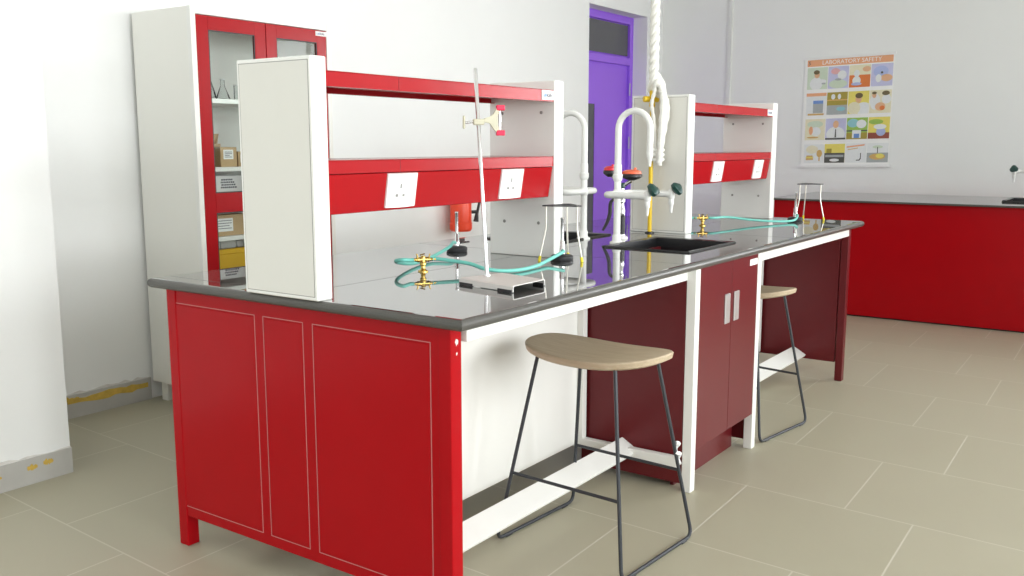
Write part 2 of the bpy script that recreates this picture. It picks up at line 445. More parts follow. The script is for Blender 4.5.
def sink(name, y0, y1, label):
    t = thing(name, label, 'sink', (1.825, (y0+y1)/2, .70)); o = t.location
    x0, x1 = 1.60, 2.05; zt = .904
    mb = MB(); bm = mb.bm
    def ring(x0, x1, y0, y1, z): return [bm.verts.new(p) for p in ((x0, y0, z), (x1, y0, z), (x1, y1, z), (x0, y1, z))]
    loops = [ring(x0-.018, x1+.018, y0-.018, y1+.018, .9005), ring(x0-.014, x1+.014, y0-.014, y1+.014, zt+.003), ring(x0+.004, x1-.004, y0+.004, y1-.004, zt), ring(x0+.015, x1-.015, y0+.015, y1-.015, .74), ring(x0+.06, x1-.06, y0+.06, y1-.06, .72)]
    for a, b in zip(loops, loops[1:]):
        for k in range(4): bm.faces.new((a[k], a[(k+1) % 4], b[(k+1) % 4], b[k]))
    bm.faces.new(loops[-1])
    mb.build('bowl', 'sink', t, off=o)
    MB().lathe([(0, .7225), (.03, .7225), (.034, .7205)], (1.825, (y0+y1)/2, 0)).build('drain', 'steel', t, True, off=o)
    return t
sink('sink', .105, .462, 'black rectangular sink basin nearest the front edge of the granite bench top')
sink('sink', .722, 1.08, 'black sink basin let into the far half of the granite top behind the taps')

# cabinet under the sink
sc = thing('sink_cabinet', 'maroon two-door cupboard under the sink in the middle of the island bench', 'cabinet', (1.8, .3, 0)); so = sc.location
for x0, x1 in ((CX0-.011, CX0-.001), (CX1-.001, CX1+.009)):
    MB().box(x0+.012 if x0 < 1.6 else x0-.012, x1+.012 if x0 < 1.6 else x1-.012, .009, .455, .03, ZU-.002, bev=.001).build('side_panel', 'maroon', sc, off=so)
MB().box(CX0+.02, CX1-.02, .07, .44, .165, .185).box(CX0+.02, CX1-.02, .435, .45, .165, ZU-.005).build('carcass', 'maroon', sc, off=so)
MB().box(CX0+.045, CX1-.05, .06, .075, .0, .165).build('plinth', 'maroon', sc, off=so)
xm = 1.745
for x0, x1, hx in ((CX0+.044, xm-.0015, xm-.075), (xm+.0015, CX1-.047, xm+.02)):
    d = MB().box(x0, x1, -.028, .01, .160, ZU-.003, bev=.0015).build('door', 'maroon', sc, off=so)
    h = MB().box(hx, hx+.05, -.034, -.027, .615, .735, bev=.002)
    hh = h.build('handle', 'handle', d, off=so); tag(hh, 'bright recessed metal pull plate')
b_ = MB().box(CX1-.14, CX1-.056, -.0295, -.027, .822, .848).build('badge', 'paper', sc, off=so); tag(b_, 'small white sticker')

# ------------------------------------------------------------------ reagent racks
def make_rack(label, xa, xb, xc, xd):
    t = thing('reagent_rack', label, 'rack', ((xa+xd)/2, .597, .90)); o = t.location
    YF, YB = .437, .735
    for x0, x1 in ((xa, xb), (xc, xd)):
        bd = MB().box(x0, x1, YF, YB, .90, 1.555, bev=.003).build('end_board', 'white', t, off=o)
        if x0 == xa:
            MB().box(xa-.0012, xa+.002, YF+.012, YB-.012, .912, 1.543).build('face_panel', 'cream', bd, off=o)
            g = MB(); q = .002
            for (a, b, c, d) in ((YF+.010, YB-.010, 1.543, 1.545), (YF+.010, YB-.010, .910, .912), (YF+.010, YF+.012, .91, 1.545), (YB-.012, YB-.010, .91, 1.545)):
                g.box(xa-.0008, xa+.002, a, b, c, d)
            g.build('panel_groove', 'groove', bd, off=o)
        else:
            for y, z in ((YF+.06, 1.44), (YF+.07, 1.03), (YB-.07, 1.03), (YB-.06, 1.44)):
                MB().lathe([(0, .003), (.006, .002), (.0065, 0)], (x0, y, z), 10, Matrix.Rotation(-PI/2, 3, 'Y')).build('bolt_cap', 'groove', bd, True, off=o)
    for z0, z1 in ((1.478, 1.52), (1.243, 1.28)):
        # folded sheet tray: top sheet with turned-down front and rear flanges
        sh = MB().box(xb, xc, YF+.006, YB-.006, z1-.004, z1, bev=.001).box(xb, xc, YF+.006, YF+.009, z0, z1-.002).box(xb, xc, YB-.009, YB-.006, z0, z1-.002).box(xb, xc, YF+.009, YF+.024, z0, z0+.0025).box(xb, xc, YB-.024, YB-.009, z0, z0+.0025)
        for k in (.33, .67): sh.box(xb, xc, YF+.009+(YB-YF-.018)*k-.008, YF+.009+(YB-YF-.018)*k+.008, z0+.012, z1-.004)
        sh = sh.build('shelf', 'shelf_red', t, off=o)
        MB().box(xb+(xc-xb)*.258, xb+(xc-xb)*.258+.0015, YF+.0054, YF+.007, z0, z1).build('sheet_seam', 'maroon', sh, off=o)
    prof = [(YF+.006, 1.2405), (YF+.024, 1.13), (YB-.024, 1.13), (YB-.006, 1.2405)]
    hs = MB().prism(prof, lambda u, v, w_: (w_, u, v), xb+.002, xc-.004, bev=.002).build('socket_housing', 'shelf_red', t, off=o)
    return t
def sockets(t, xs):
    # plates on the housing front, which leans back towards its foot
    o = t.location; YF = .437
    ang = math.atan2(.018, .1105)
    for xc in xs:
        m = Matrix.Translation((xc, YF+.0145, 1.189)) @ Matrix.Rotation(ang, 4, 'X')
        n = 10; w2, h2 = .065, .051; poly = [(-w2, .001)]
        for k in range(n+1):
            u = -w2+2*w2*k/n; poly.append((u, -.006-.006*math.cos(u/w2*PI/2)))
        poly.append((w2, .001))
        p = MB().prism(poly, lambda u, v, w_: (u, v, w_), -h2, h2).xf(m).build('power_socket', 'plastic', t, off=o)
        for u, v, a, b in ((-.012, .014, .0028, .007), (-.026, -.014, .0045, .004), (.002, -.014, .0045, .004)):
            MB().box(u-a, u+a, -.0128, -.009, v-b, v+b).xf(m).build('pin_hole', 'groove', p, off=o)
        MB().box(.022, .046, -.0125, -.006, -.026, .030, bev=.001).xf(m).build('rocker_switch', 'switch', p, off=o)
def rack_badge(t, x1):
    o = t.location; YF = .437
    p = MB().box(x1-.082, x1-.004, YF+.0035, YF+.008, 1.483, 1.517).build('badge', 'paper', t, off=o); tag(p, 'small white maker sticker on the shelf end')
    text_mb('Lab', .020, lambda x, y, z: (x1-.050+x, YF+.0033-.6*z, 1.5+y), align='RIGHT').build('lettering', 'blue_ink', p, off=o)
    text_mb('kafe', .020, lambda x, y, z: (x1-.0495+x, YF+.0033-.6*z, 1.5+y), align='LEFT').build('lettering', 'ink', p, off=o)
r1 = make_rack('white and red reagent rack standing on the near end of the island bench', -.056, 0., 1.14, 1.2)
r2 = make_rack('white and red reagent rack on the far end of the island bench, beyond the sink', 2.312, 2.378, 3.450, 3.516)
for r_ in (r1, r2): r_['group'] = 'reagent racks on the island bench'
sockets(r1, (.303, .876)); rack_badge(r1, 1.14)
sockets(r2, (2.70, 3.265)); rack_badge(r2, 3.450)

# ------------------------------------------------------------------ things on the worktop
ZT = .90
# retort stand (leaning rod)
rs = thing('retort_stand', 'steel retort stand with grey folded base and tall leaning rod, on the worktop', 'stand', (.48, .19, ZT), 0); o = rs.location
# folded sheet base, open end towards the front
c00, c10, c11, c01 = Vector((.417, .321, 0)), Vector((.369, .087, 0)), Vector((.540, .088, 0)), Vector((.586, .277, 0))
mb = MB(); bm = mb.bm
def lerp4(u, v): return (c00*(1-u)*(1-v) + c01*u*(1-v) + c11*u*v + c10*(1-u)*v)
prof = [(.0, .902), (.0, .918), (.03, .921), (.97, .921), (1, .918), (1, .902), (.98, .902), (.98, .915), (.95, .9185), (.05, .9185), (.02, .915), (.02, .902)]
ra = [bm.verts.new((*lerp4(u, 0.).xy, z)) for u, z in prof]; rb = [bm.verts.new((*lerp4(u, 1.).xy, z)) for u, z in prof]
bm.faces.new(ra); bm.faces.new(rb[::-1])
for k in range(len(prof)): bm.faces.new((ra[k], ra[(k+1) % 12], rb[(k+1) % 12], rb[k]))
sb = mb.build('base', 'base_grey', rs, off=o)
for u, v in ((.0, .02), (.0, .74), (1, .74), (1, .02)):
    p = lerp4(u, v); q = lerp4(u, v+.24)
    MB().prism([(-.5, .9002), (.5, .9002), (.5, .908), (-.5, .908)], lambda a, z, w_, p=p, q=q: (*((p+(q-p)*(a+.5))+ (q-p).cross(Vector((0, 0, 1))).normalized()*w_).xy, z), -.004, .004).build('rubber_foot', 'black', sb, off=o)
RT = Vector((.487, .300, 1.547)); RB = Vector((.494, .272, .9195))
RT = Vector((.516, .330, 1.553))
MB().tube([RB, RT-(RT-RB).normalized()*.004, RT], [.0062, .0062, .004], 14).build('rod', 'steel', rs, True, off=o)
MB().lathe([(0, .927), (.009, .927), (.0105, .9205)], (RB.x, RB.y, 0)).build('nut', 'steel', sb, True, off=o)
# clamp on the rod
def rodz(z): t = (z-RB.z)/(RT.z-RB.z); return RB+(RT-RB)*t
cp = rodz(1.392)
cl = thing('burette_clamp', 'cream burette clamp with red rubber pads, fixed high on the leaning rod', 'clamp', cp); o = cl.location
vx = Vector((math.sin(math.radians(35)), -math.cos(math.radians(35)), 0))   # across the view, mostly towards the bench front
vx = Vector((.72, -.69, 0)).normalized(); vd = Vector((0, 0, 1)).cross(vx)
def cf(a, b, c): return cp + vx*a + vd*b + Vector((0, 0, c))
def cbox(a0, a1, b0, b1, z0, z1, bev=.001): 
    mb = MB().box(a0, a1, b0, b1, z0, z1, bev=bev)
    for v in mb.bm.verts: v.co = cf(*v.co)
    return mb
bh = cbox(-.016, .018, -.011, .011, -.010, .008, .003).build('boss_head', 'clamp_grey', cl, off=o)
MB().tube([cf(-.04, 0, -.003), cf(-.016, 0, -.001)], .0035, 10).build('screw', 'steel', cl, True, off=o)
mb = MB().box(-.048, -.040, -.004, .004, -.022, .018, bev=.003)
for v in mb.bm.verts: v.co = cf(*v.co)
mb.build('wing_nut', 'clamp_grey', cl, off=o)
mb = MB().prism([(.018, -.006), (.036, -.008), (.050, -.030), (.055, -.036), (.060, -.036), (.060, .036), (.055, .036), (.048, .018), (.036, .010), (.018, .006)], lambda u, v, w_: tuple(cf(u, w_, v+.004)), -.007, .007, bev=.001)
mb.build('yoke', 'clamp_grey', cl, off=o)
for s in (1, -1):
    jw = cbox(.058, .064, -.006, .006, .004+s*.030-.012, .004+s*.030+.012).build('jaw', 'clamp_grey', cl, off=o)
    pd = cbox(.056, .082, -.009, .009, .004+s*.038-.008, .004+s*.038+.008, .002).build('rubber_pad', 'pad', jw, off=o)
    MB().tube([cf(.068, 0, .004), cf(.068, 0, .004+s*.028)], [.003, .0022], 8).build('adjusting_screw', 'steel', cl, True, off=o)

# brass gas taps
def make_gas_tap(label):
    t = thing('gas_tap', label, 'tap', (0, 0, 0), group='brass gas taps on the bench')
    MB().lathe([(0, 0), (.019, 0), (.019, .004), (.012, .007), (.0085, .012), (.0085, .022), (.012, .026), (.012, .034), (.008, .04)], seg=20).build('stem', 'brass', t, True)
    bdy = MB().tube([(-.022, 0, .045), (.022, 0, .045)], .010, 14).lathe([(0, .06), (.007, .06), (.010, .053), (.010, .036)], seg=14).build('body', 'brass', t, True)
    for s in (-1, 1):
        nz = MB().tube([(s*.02, 0, .045), (s*.028, 0, .045), (s*.03, 0, .045), (s*.036, 0, .045), (s*.037, 0, .045), (s*.05, 0, .0445)], [.0075, .0075, .0055, .0062, .0048, .0042], 12).build('nozzle', 'brass', t, True)
        MB().tube([(s*.022, -.004, .05), (s*.023, -.005, .062), (s*.026, -.006, .068)], [.0035, .003, .0022], 8).build('lever', 'brass', t, True)
    MB().tube([(-.012, 0, .062), (.006, -.004, .067)], .0025, 8).build('lever', 'brass', t, True)
    return t
tp1 = make_gas_tap('brass two-way gas tap on the centre line of the near worktop, below the near rack')
tp1.location = (.577, .601, ZT); tp1.scale = (.92, .92, .90); tp1.rotation_euler.z = math.radians(-35)
tp2 = copy_tree(tp1); tp2.location = (2.80, .565, ZT); tp2.rotation_euler.z = math.radians(-50); tp2['label'] = 'brass two-way gas tap under the far rack, beyond the sink'

# bunsen burners
def make_burner(label):
    t = thing('bunsen_burner', label, 'burner', (0, 0, 0), group='bunsen burners on the bench')
    MB().lathe([(0, 0), (.040, 0), (.042, .004), (.042, .014), (.036, .019), (.014, .023), (0, .023)], seg=28).build('base', 'black_iron', t, True)
    MB().lathe([(.011, .02), (.011, .045), (.0095, .047), (.0095, .068), (.007, .072)], seg=16).build('collar', 'steel', t, True)
    MB().lathe([(.0065, .07), (.0065, .150), (.0075, .152), (.0075, .158), (.0052, .158), (.0052, .12)], seg=16).build('barrel', 'steel', t, True)
    MB().tube([(-.011, 0, .035), (-.034, 0, .036)], .0045, 10).build('gas_inlet', 'steel', t, True)
    return t
b1 = make_burner('bunsen burner with black base behind the gas tap, in front of the red extinguisher')
b1.location = (1.12, .885, ZT); b1.rotation_euler.z = math.radians(20)
b2 = copy_tree(b1); b2.location = (1.118, .388, ZT); b2.rotation_euler.z = math.radians(35); b2['label'] = 'bunsen burner with black base beside the tripod at the near rack\'s far upright'
b3 = copy_tree(b1); b3.location = (3.40, .27, ZT); b3.rotation_euler.z = math.radians(20); b3['label'] = 'bunsen burner beside the tripod on the far end of the worktop'

# tripods with yellow feet
def make_tripod(label, a0):
    t = thing('tripod_stand', label, 'tripod', (0, 0, 0), group='heating tripods on the bench')
    R, Hh = .068, .204
    tri = []
    for k in range(3):
        a = a0+2*PI*k/3
        for da in (-.28, 0, .28): tri.append((R*1.22*math.cos(a+da)*(1 if da == 0 else .96), R*1.22*math.sin(a+da)*(1 if da == 0 else .96)))
    hole = 18
    mb = MB(); bm = mb.bm
    outer = []
    n = len(tri); seg = 36
    def tri_r(th):
        # radius of a rounded triangle
        d = (th-a0) % (2*PI/3); d = min(d, 2*PI/3-d)
        return min(R*1.2, R*.72/max(math.cos(PI/3-d), .2))
    rows = []
    for z in (Hh-.004, Hh):
        ro = [bm.verts.new((tri_r(2*PI*k/seg)*math.cos(2*PI*k/seg), tri_r(2*PI*k/seg)*math.sin(2*PI*k/seg), z)) for k in range(seg)]
        ri = [bm.verts.new((.030*math.cos(2*PI*k/seg), .030*math.sin(2*PI*k/seg), z)) for k in range(seg)]
        rows.append((ro, ri))
    for k in range(seg):
        k2 = (k+1) % seg
        (o0, i0), (o1, i1) = rows
        bm.faces.new((o0[k], i0[k], i0[k2], o0[k2])); bm.faces.new((o1[k], o1[k2], i1[k2], i1[k]))
        bm.faces.new((o0[k], o0[k2], o1[k2], o1[k])); bm.faces.new((i0[k], i1[k], i1[k2], i0[k2]))
    mb.build('top_plate', 'black_iron', t)
    for k in range(3):
        a = a0+2*PI*k/3; c, s = math.cos(a), math.sin(a)
        lg = MB().tube([(R*.98*c, R*.98*s, Hh-.002), (R*.98*c, R*.98*s, Hh-.07), (R*1.0*c, R*1.0*s, Hh-.09), (R*1.34*c, R*1.34*s, .010)], .0031, 8).build('leg', 'zinc', t, True)
        MB().tube([(R*1.31*c, R*1.31*s, .018), (R*1.36*c, R*1.36*s, .0)], [.0052, .0058], 10).build('foot_cap', 'yellow_cap', lg, True)
    return t
t1 = make_tripod('wire tripod with black triangular top and yellow feet by the near rack upright', math.radians(140))
t1.location = (1.118, .383, ZT)
t2 = copy_tree(t1); t2.location = (3.52, .24, ZT); t2.rotation_euler.z = math.radians(12); t2['label'] = 'wire tripod with black top near the far corner of the worktop'

# hoses
def hose(pts, label, r=.0065):
    c = MB().tube(smooth_path(pts, 8), r, 12).build('rubber_hose', 'hose', None, True)
    return tag(c, label, 'hose', 'green rubber gas hoses')
def loc_pt(o, p): return o.matrix_basis @ Vector(p)
h1 = loc_pt(tp1, (-.034, 0, .045)); h1b = loc_pt(tp1, (-.05, 0, .045))
e1 = loc_pt(b1, (-.022, 0, .036)); e1b = loc_pt(b1, (-.05, 0, .040))
hose([h1, h1b, (.510, .632, .944), (.515, .665, .938), (.555, .69, .926), (.66, .715, .911), (.82, .770, .912), (.98, .815, .932), e1b, e1],
     'green rubber hose looping from the brass tap back to the bunsen burner behind it')
h2 = loc_pt(tp1, (.034, 0, .045)); h2b = loc_pt(tp1, (.055, 0, .045))
e2 = loc_pt(b2, (-.022, 0, .036)); e2b = loc_pt(b2, (-.042, .0, .034))
hose([h2, h2b, (.655, .47, .929), (.655, .40, .916), (.69, .352, .909), (.76, .325, .9075), (.87, .335, .9085), (.98, .362, .914), e2b, e2],
     'green rubber hose lying behind the retort stand, curving to the burner by the tripod')
h3 = loc_pt(tp2, (.034, 0, .045)); h3b = loc_pt(tp2, (.07, 0, .045))
e3 = loc_pt(b3, (-.022, 0, .036)); e3b = loc_pt(b3, (-.05, -.01, .032))
hose([h3, h3b, (2.96, .49, .938), (3.05, .39, .922), (3.15, .29, .912), (3.26, .235, .912), e3b, e3],
     'green rubber hose from the far brass tap running right to the far burner')
h4 = loc_pt(tp2, (-.034, 0, .045)); h4b = loc_pt(tp2, (-.07, 0, .045))
hose([h4, h4b, (2.66, .62, .942), (2.58, .66, .925), (2.50, .72, .9075)],
     'short green rubber hose running left from the far brass tap behind the rack upright')

# ------------------------------------------------------------------ lab taps
def make_faucet(label):
    # local: pillar at the origin, spout reaching towards -y
    t = thing('lab_faucet', label, 'faucet', (0, 0, 0), group='white swan-neck lab taps')
    MB().lathe([(0, 0), (.030, 0), (.030, .006), (.022, .010), (.019, .014), (.019, .034), (.0145, .04)], seg=24).build('flange', 'pvc', t, True)
    r = .075; top = .51; z1 = .488
    pts = [(0, 0, .03), (0, 0, .2), (0, 0, z1)] + [(0, -r+r*math.cos(a), z1+r*math.sin(a)) for a in [PI*k/14 for k in range(1, 15)]] + [(0, -2*r, z1-.06), (0, -2*r, z1-.10)]
    rr = [.0150, .0150, .0140]+[.0135]*15+[.0135, .0135]
    rr = rr[:len(pts)]
    sp = MB().tube(pts, rr, 16).build('swan_neck', 'pvc', t, True)
    MB().lathe([(.0115, .004), (.014, .0), (.014, -.02), (.009, -.035), (.006, -.06), (.0035, -.062)], (0, -2*r, z1-.095), 14).build('spout_nozzle', 'pvc', t, True)
    MB().lathe([(.0135, .265), (.018, .27), (.021, .28), (.021, .295), (.017, .30), (.017, .335), (.0125, .345)], seg=20).build('union_nut', 'pvc', t, True)
    zz = .214; hw = .112; q = .03
    pts = [(-hw, -.185, zz), (-hw, -.03, zz)] + [(-hw+q-q*math.cos(a), -.03+q*math.sin(a), zz) for a in [PI/2*k/6 for k in range(1, 7)]] + [(0, 0, zz)] \
        + [(hw-q+q*math.sin(a), -.03+q*math.cos(a), zz) for a in [PI/2*k/6 for k in range(0, 7)]] + [(hw, -.185, zz)]
    MB().tube(pts, .0140, 14).build('manifold', 'pvc', t, True)
    MB().lathe([(.0135, -.02), (.018, -.014), (.018, .014), (.0135, .02)], (0, 0, zz), 18).build('hub', 'pvc', t, True)
    for s in (-1, 1):
        hx = s*hw; hy = -.20
        vb = MB().lathe([(0, .022), (.010, .022), (.0145, .012), (.0145, -.016), (.010, -.022)], (hx, hy, zz), 16).tube([(hx, -.18, zz), (hx, -.195, zz)], .0145, 14).build('valve_body', 'pvc', t, True)
        nb = MB()
        nb.lathe([(.010, .0), (.0115, -.004), (.0115, -.026), (.0085, -.030), (.0075, -.044), (.0050, -.062), (.003, -.063)], (hx, hy, zz-.018), 14)
        nb.build('hose_nozzle', 'pvc', vb, True)
        # three-lobed knob on the valve
        mb = MB(); seg = 24; rows = []
        mt = Matrix.Translation((hx, hy-.010, zz+.012)) @ Matrix.Rotation(math.radians(52), 4, 'X') @ Matrix.Rotation(s*.35, 4, 'Z')
        for rad, z in ((.009, 0), (.016, .004), (.027, .013), (.028, .027), (.019, .035), (.007, .037)):
            rows.append([mb.bm.verts.new(mt @ Vector((rad*(1+.16*math.cos(3*a))*math.cos(a), rad*(1+.16*math.cos(3*a))*math.sin(a), z))) for a in [2*PI*k/seg for k in range(seg)]])
        for a, b in zip(rows, rows[1:]):
            for k in range(seg): mb.bm.faces.new((a[k], a[(k+1) % seg], b[(k+1) % seg], b[k]))
        mb.bm.faces.new(rows[0][::-1]); mb.bm.faces.new(rows[-1])
        mb.build('knob', 'green_knob', vb, True)
    return t
f1 = make_faucet('white swan-neck lab tap with two green knobs, at the back rim of the front sink')
f1.location = (1.752, .505, ZT)
f2 = copy_tree(f1); f2.location = (1.838, .722, ZT); f2.rotation_euler.z = PI; f2['label'] = 'white swan-neck lab tap turned away, serving the rear sink beside the near rack'

# eye-wash unit between the taps
ew = thing('eyewash', 'hand-held eyewash unit with two orange and red spray heads, behind the front tap', 'eyewash', (1.977, .591, ZT)); o = Vector((1.955, .591, ZT)); ew.location = o
MB().lathe([(0, 0), (.030, 0), (.028, .008), (.018, .012), (.016, .02), (0, .02)], seg=24).build('foot', 'pvc', ew, True)
MB().lathe([(.016, .02), (.0165, .10), (.012, .105)], seg=18).build('grip', 'black', ew, True)
MB().lathe([(.012, .10), (.015, .11), (.015, .13), (.010, .14), (.010, .16), (.014, .165), (.014, .18), (.009, .19), (.009, .235)], seg=18).build('stem', 'steel', ew, True)
MB().lathe([(.0, .252), (.012, .252), (.015, .245), (.015, .232), (.010, .228)], seg=16).build('green_collar', 'green_knob', ew, True)
u = Vector((.30, -.95, 0)).normalized()
MB().tube([(-u.x*.048, -u.y*.048, .285), (0, 0, .235), (u.x*.04, u.y*.04, .262)], .009, 12).build('yoke', 'steel', ew, True)
# lever hanging to the side
lv = smooth_path([(-.01, .02, .185), (-.022, .045, .165), (-.022, .05, .11), (-.030, .06, .07), (-.042, .075, .035)], 5)
MB().tube(lv, [.005+.004*math.sin(PI*k/(len(lv)-1)) for k in range(len(lv))], 10).build('lever', 'black', ew, True)
for (cx_, cy_, cz_, capm, rad) in ((u.x*.042, u.y*.042, .275, 'orange', .047), (-u.x*.056, -u.y*.056, .290, 'red_plastic', .032)):
    hd = MB().lathe([(.012, -.012), (rad*.75, -.004), (rad, .004), (rad, .014), (rad*.9, .018), (0, .018)], (cx_, cy_, cz_), 24).build('spray_head', 'black', ew, True)
    MB().lathe([(rad*.94, .018), (rad*.9, .028), (rad*.5, .036), (.0, .037)], (cx_, cy_, cz_), 24).tube([(cx_+rad*.5, cy_, cz_+.03), (cx_+rad*.75, cy_, cz_+.042)], .006, 8).build('dust_cap', capm, hd, True)

# ------------------------------------------------------------------ yellow gas drop and rope
yx, yy = 2.268, .607
yp = thing('gas_pipe', 'yellow gas pipe rising from the worktop against the far rack\'s end board', 'pipe', (yx, yy, ZT)); o = yp.location
MB().tube([(yx, yy, ZT+.001), (yx, yy, 1.56)], .0105, 14).build('riser', 'yellow', yp, True, off=o)
MB().lathe([(0, 0), (.022, 0), (.022, .005), (.012, .008)], (yx, yy, ZT), 20).build('grommet', 'black', yp, True, off=o)
MB().tube([(yx-.045*.82, yy+.045*.57, 1.535), (yx+.03*.82, yy-.03*.57, 1.535)], .014, 12).tube([(yx, yy, 1.50), (yx, yy, 1.575)], .014, 12).build('tee_fitting', 'yellow', yp, True, off=o)
rp = thing('rope', 'thick white twisted rope hanging from the ceiling, knotted over the yellow pipe', 'rope', (yx, yy, H)); o = rp.location
def twist(p0, p1, r, R, turns, strands, n):
    mb = MB()
    p0, p1 = Vector(p0), Vector(p1)
    for s in range(strands):
        pts = []
        for k in range(n+1):
            t = k/n; a = 2*PI*(turns*t+s/strands); p = p0.lerp(p1, t)
            pts.append(p+Vector((math.cos(a)*R, math.sin(a)*R, 0)))
        mb.tube(pts, r, 8)
    return mb
twist((yx+.010, yy, 1.625), (yx+.010, yy, H-.002), .0125, .0115, 13, 3, 260).build('twisted_strand', 'rope', rp, True, off=o)
mb = MB()   # knot: overlapping loops
vxr = Vector((math.sin(math.radians(35)), -math.cos(math.radians(35)), 0))
kc = Vector((yx+.012, yy, 1.605))
for (a, b, ph, zc, rx_, rz_) in ((.008, .0, 0, 0., .026, .042), (.02, .010, .8, .008, .028, .036), (.016, -.010, 1.7, -.018, .026, .034)):
    pts = []
    for k in range(25):
        th = 2*PI*k/24+ph
        pts.append(kc + vxr*(a+rx_*math.cos(th)*.8) + Vector((.57, .82, 0))*(.018*math.sin(2*th)+b) + Vector((0, 0, zc+rz_*math.sin(th))))
    mb.tube(pts, .014, 8)
mb.build('knot', 'rope', rp, True, off=o)
def strand(pts, r): 
    P = smooth_path([kc + vxr*a + Vector((.57, .82, 0))*(d-.02) + Vector((0, 0, z-kc.z)) for a, d, z in pts], 6)
    return MB().tube(P, [.8*r*(1+.18*math.sin(k*1.9)) for k in range(len(P))], 9)
for pts, r in (([(-.01, -.02, 1.60), (-.022, -.03, 1.56), (-.032, -.03, 1.51), (-.024, -.035, 1.44), (-.010, -.03, 1.33), (.0, -.03, 1.235)], .011),
               ([(.0, -.035, 1.60), (.018, -.035, 1.56), (.032, -.03, 1.51), (.026, -.03, 1.44), (.012, -.035, 1.33), (.010, -.03, 1.225)], .016),
               ([(.014, -.02, 1.59), (.040, -.02, 1.54), (.050, -.02, 1.48), (.036, -.02, 1.38), (.020, -.02, 1.28)], .011),
               ([(.006, -.045, 1.57), (.010, -.05, 1.52), (.006, -.05, 1.42), (.002, -.05, 1.32), (.004, -.04, 1.24)], .017)):
    strand(pts, r).build('loose_strand', 'rope', rp, True, off=o)
mb = MB()
for z in (1.30, 1.278, 1.256):
    mb.tube([kc + vxr*(.006+.028*math.cos(a)) + Vector((.57, .82, 0))*(.026*math.sin(a)-.028) + Vector((0, 0, z-kc.z+.006*math.sin(a))) for a in [2*PI*k/18 for k in range(19)]], .009, 8)
mb.build('binding', 'rope', rp, True, off=o)

# ------------------------------------------------------------------ stools
def make_stool(label):
    t = thing('lab_stool', label, 'stool', (0, 0, 0), group='wooden saddle stools at the island bench')
    # saddle seat: local y = long axis, x = short axis
    a, b, n = .256, .160, 2.6; th = .027
    mb = MB(); bm = mb.bm; seg = 56; rings = 9
    def pt(fr, i):
        q = 2*PI*i/seg; c, s = math.cos(q), math.sin(q)
        u_ = fr*a*math.copysign(abs(c)**(2/n), c); v_ = fr*b*math.copysign(abs(s)**(2/n), s)
        z = .656+.020*(u_/a)**2-.004*(v_/b)**2
        return Vector((v_, u_, z))
    top = [[bm.verts.new(pt(f, i)) for i in range(seg)] for f in (.999, .985, .95, .85, .7, .52, .34, .17)]
    for k, ring in enumerate(top):
        if k == 0:
            for v in ring: v.co.z -= .006
        if k == 1:
            for v in ring: v.co.z -= .0015
    ctr = bm.verts.new(pt(0, 0))
    bot = [[bm.verts.new(pt(f, i)-Vector((0, 0, th))) for i in range(seg)] for f in (.985, .93, .6, .2)]
    for v in bot[0]: v.co.z += .006
    cb = bm.verts.new(pt(0, 0)-Vector((0, 0, th)))
    for A, B in zip(top, top[1:]):
        for i in range(seg): bm.faces.new((A[i], A[(i+1) % seg], B[(i+1) % seg], B[i]))
    for i in range(seg):
        bm.faces.new((top[-1][i], top[-1][(i+1) % seg], ctr)); bm.faces.new((bot[-1][(i+1) % seg], bot[-1][i], cb))
        bm.faces.new((top[0][(i+1) % seg], top[0][i], bot[0][i], bot[0][(i+1) % seg]))
    for A, B in zip(bot, bot[1:]):
        for i in range(seg): bm.faces.new((A[(i+1) % seg], A[i], B[i], B[(i+1) % seg]))
    mb.build('seat', 'wood', t, True)
    r = .0062; hx, hy, tx, ty, zt = .222, .247, .125, .150, .641
    for s in (-1, 1):       # two sled frames: leg, floor bar, leg bent from one rod
        A = Vector((-hx, s*hy, r)); B = Vector((hx, s*hy, r)); TA = Vector((-tx, s*ty, zt)); TB = Vector((tx, s*ty, zt))
        def bend(P, Q, R_, rad=.035, k=6):
            d1 = (P-Q).normalized(); d2 = (R_-Q).normalized(); p1 = Q+d1*rad; p2 = Q+d2*rad
            return [(p1*(1-t_)**2 + Q*2*t_*(1-t_) + p2*t_*t_) for t_ in [j/k for j in range(k+1)]]
        MB().tube([TA]+bend(TA, A, B)+bend(A, B, TB)+[TB], r, 12).build('sled_leg', 'rod', t, True)
        for xx in (-hx+.06, hx-.06):
            MB().box(xx-.018, xx+.018, s*hy-.008, s*hy+.008, 0, .006, bev=.002).build('glide', 'black', t)
    for s in (-1, 1):
        f = .24/zt; x = s*(hx+(tx-hx)*f); y = hy+(ty-hy)*f
        MB().tube([(x, -y, .24), (x, y, .24)], .0055, 10).build('foot_bar', 'rod', t, True)
    MB().tube([(-tx, -ty, zt-.006), (-tx, ty, zt-.006)], .005, 8).tube([(tx, -ty, zt-.006), (tx, ty, zt-.006)], .005, 8).build('seat_bracket', 'rod', t, True)
    return t
s1 = make_stool('wooden saddle stool on grey rod legs, standing before the white panel of the near bay')
s1.location = (.815, .06, 0); s1.rotation_euler.z = math.radians(-4)
wr = MB().tube(smooth_path([(.176, -.202, .335), (.190, -.206, .33), (.186, -.196, .315), (.178, -.204, .30), (.192, -.210, .295), (.196, -.20, .275), (.186, -.214, .262)], 4), .007, 8).build('loose_wrap', 'plastic', s1, True)
tag(wr, 'scrap of torn plastic wrap on one leg')
s2 = copy_tree(s1); s2.location = (2.383, .177, 0); s2.rotation_euler.z = math.radians(-9)
for ch in list(s2.children):
    if ch.name.startswith('loose_wrap'): bpy.data.objects.remove(ch)
s2['label'] = 'wooden saddle stool half hidden beyond the maroon sink cupboard, in the far bay'

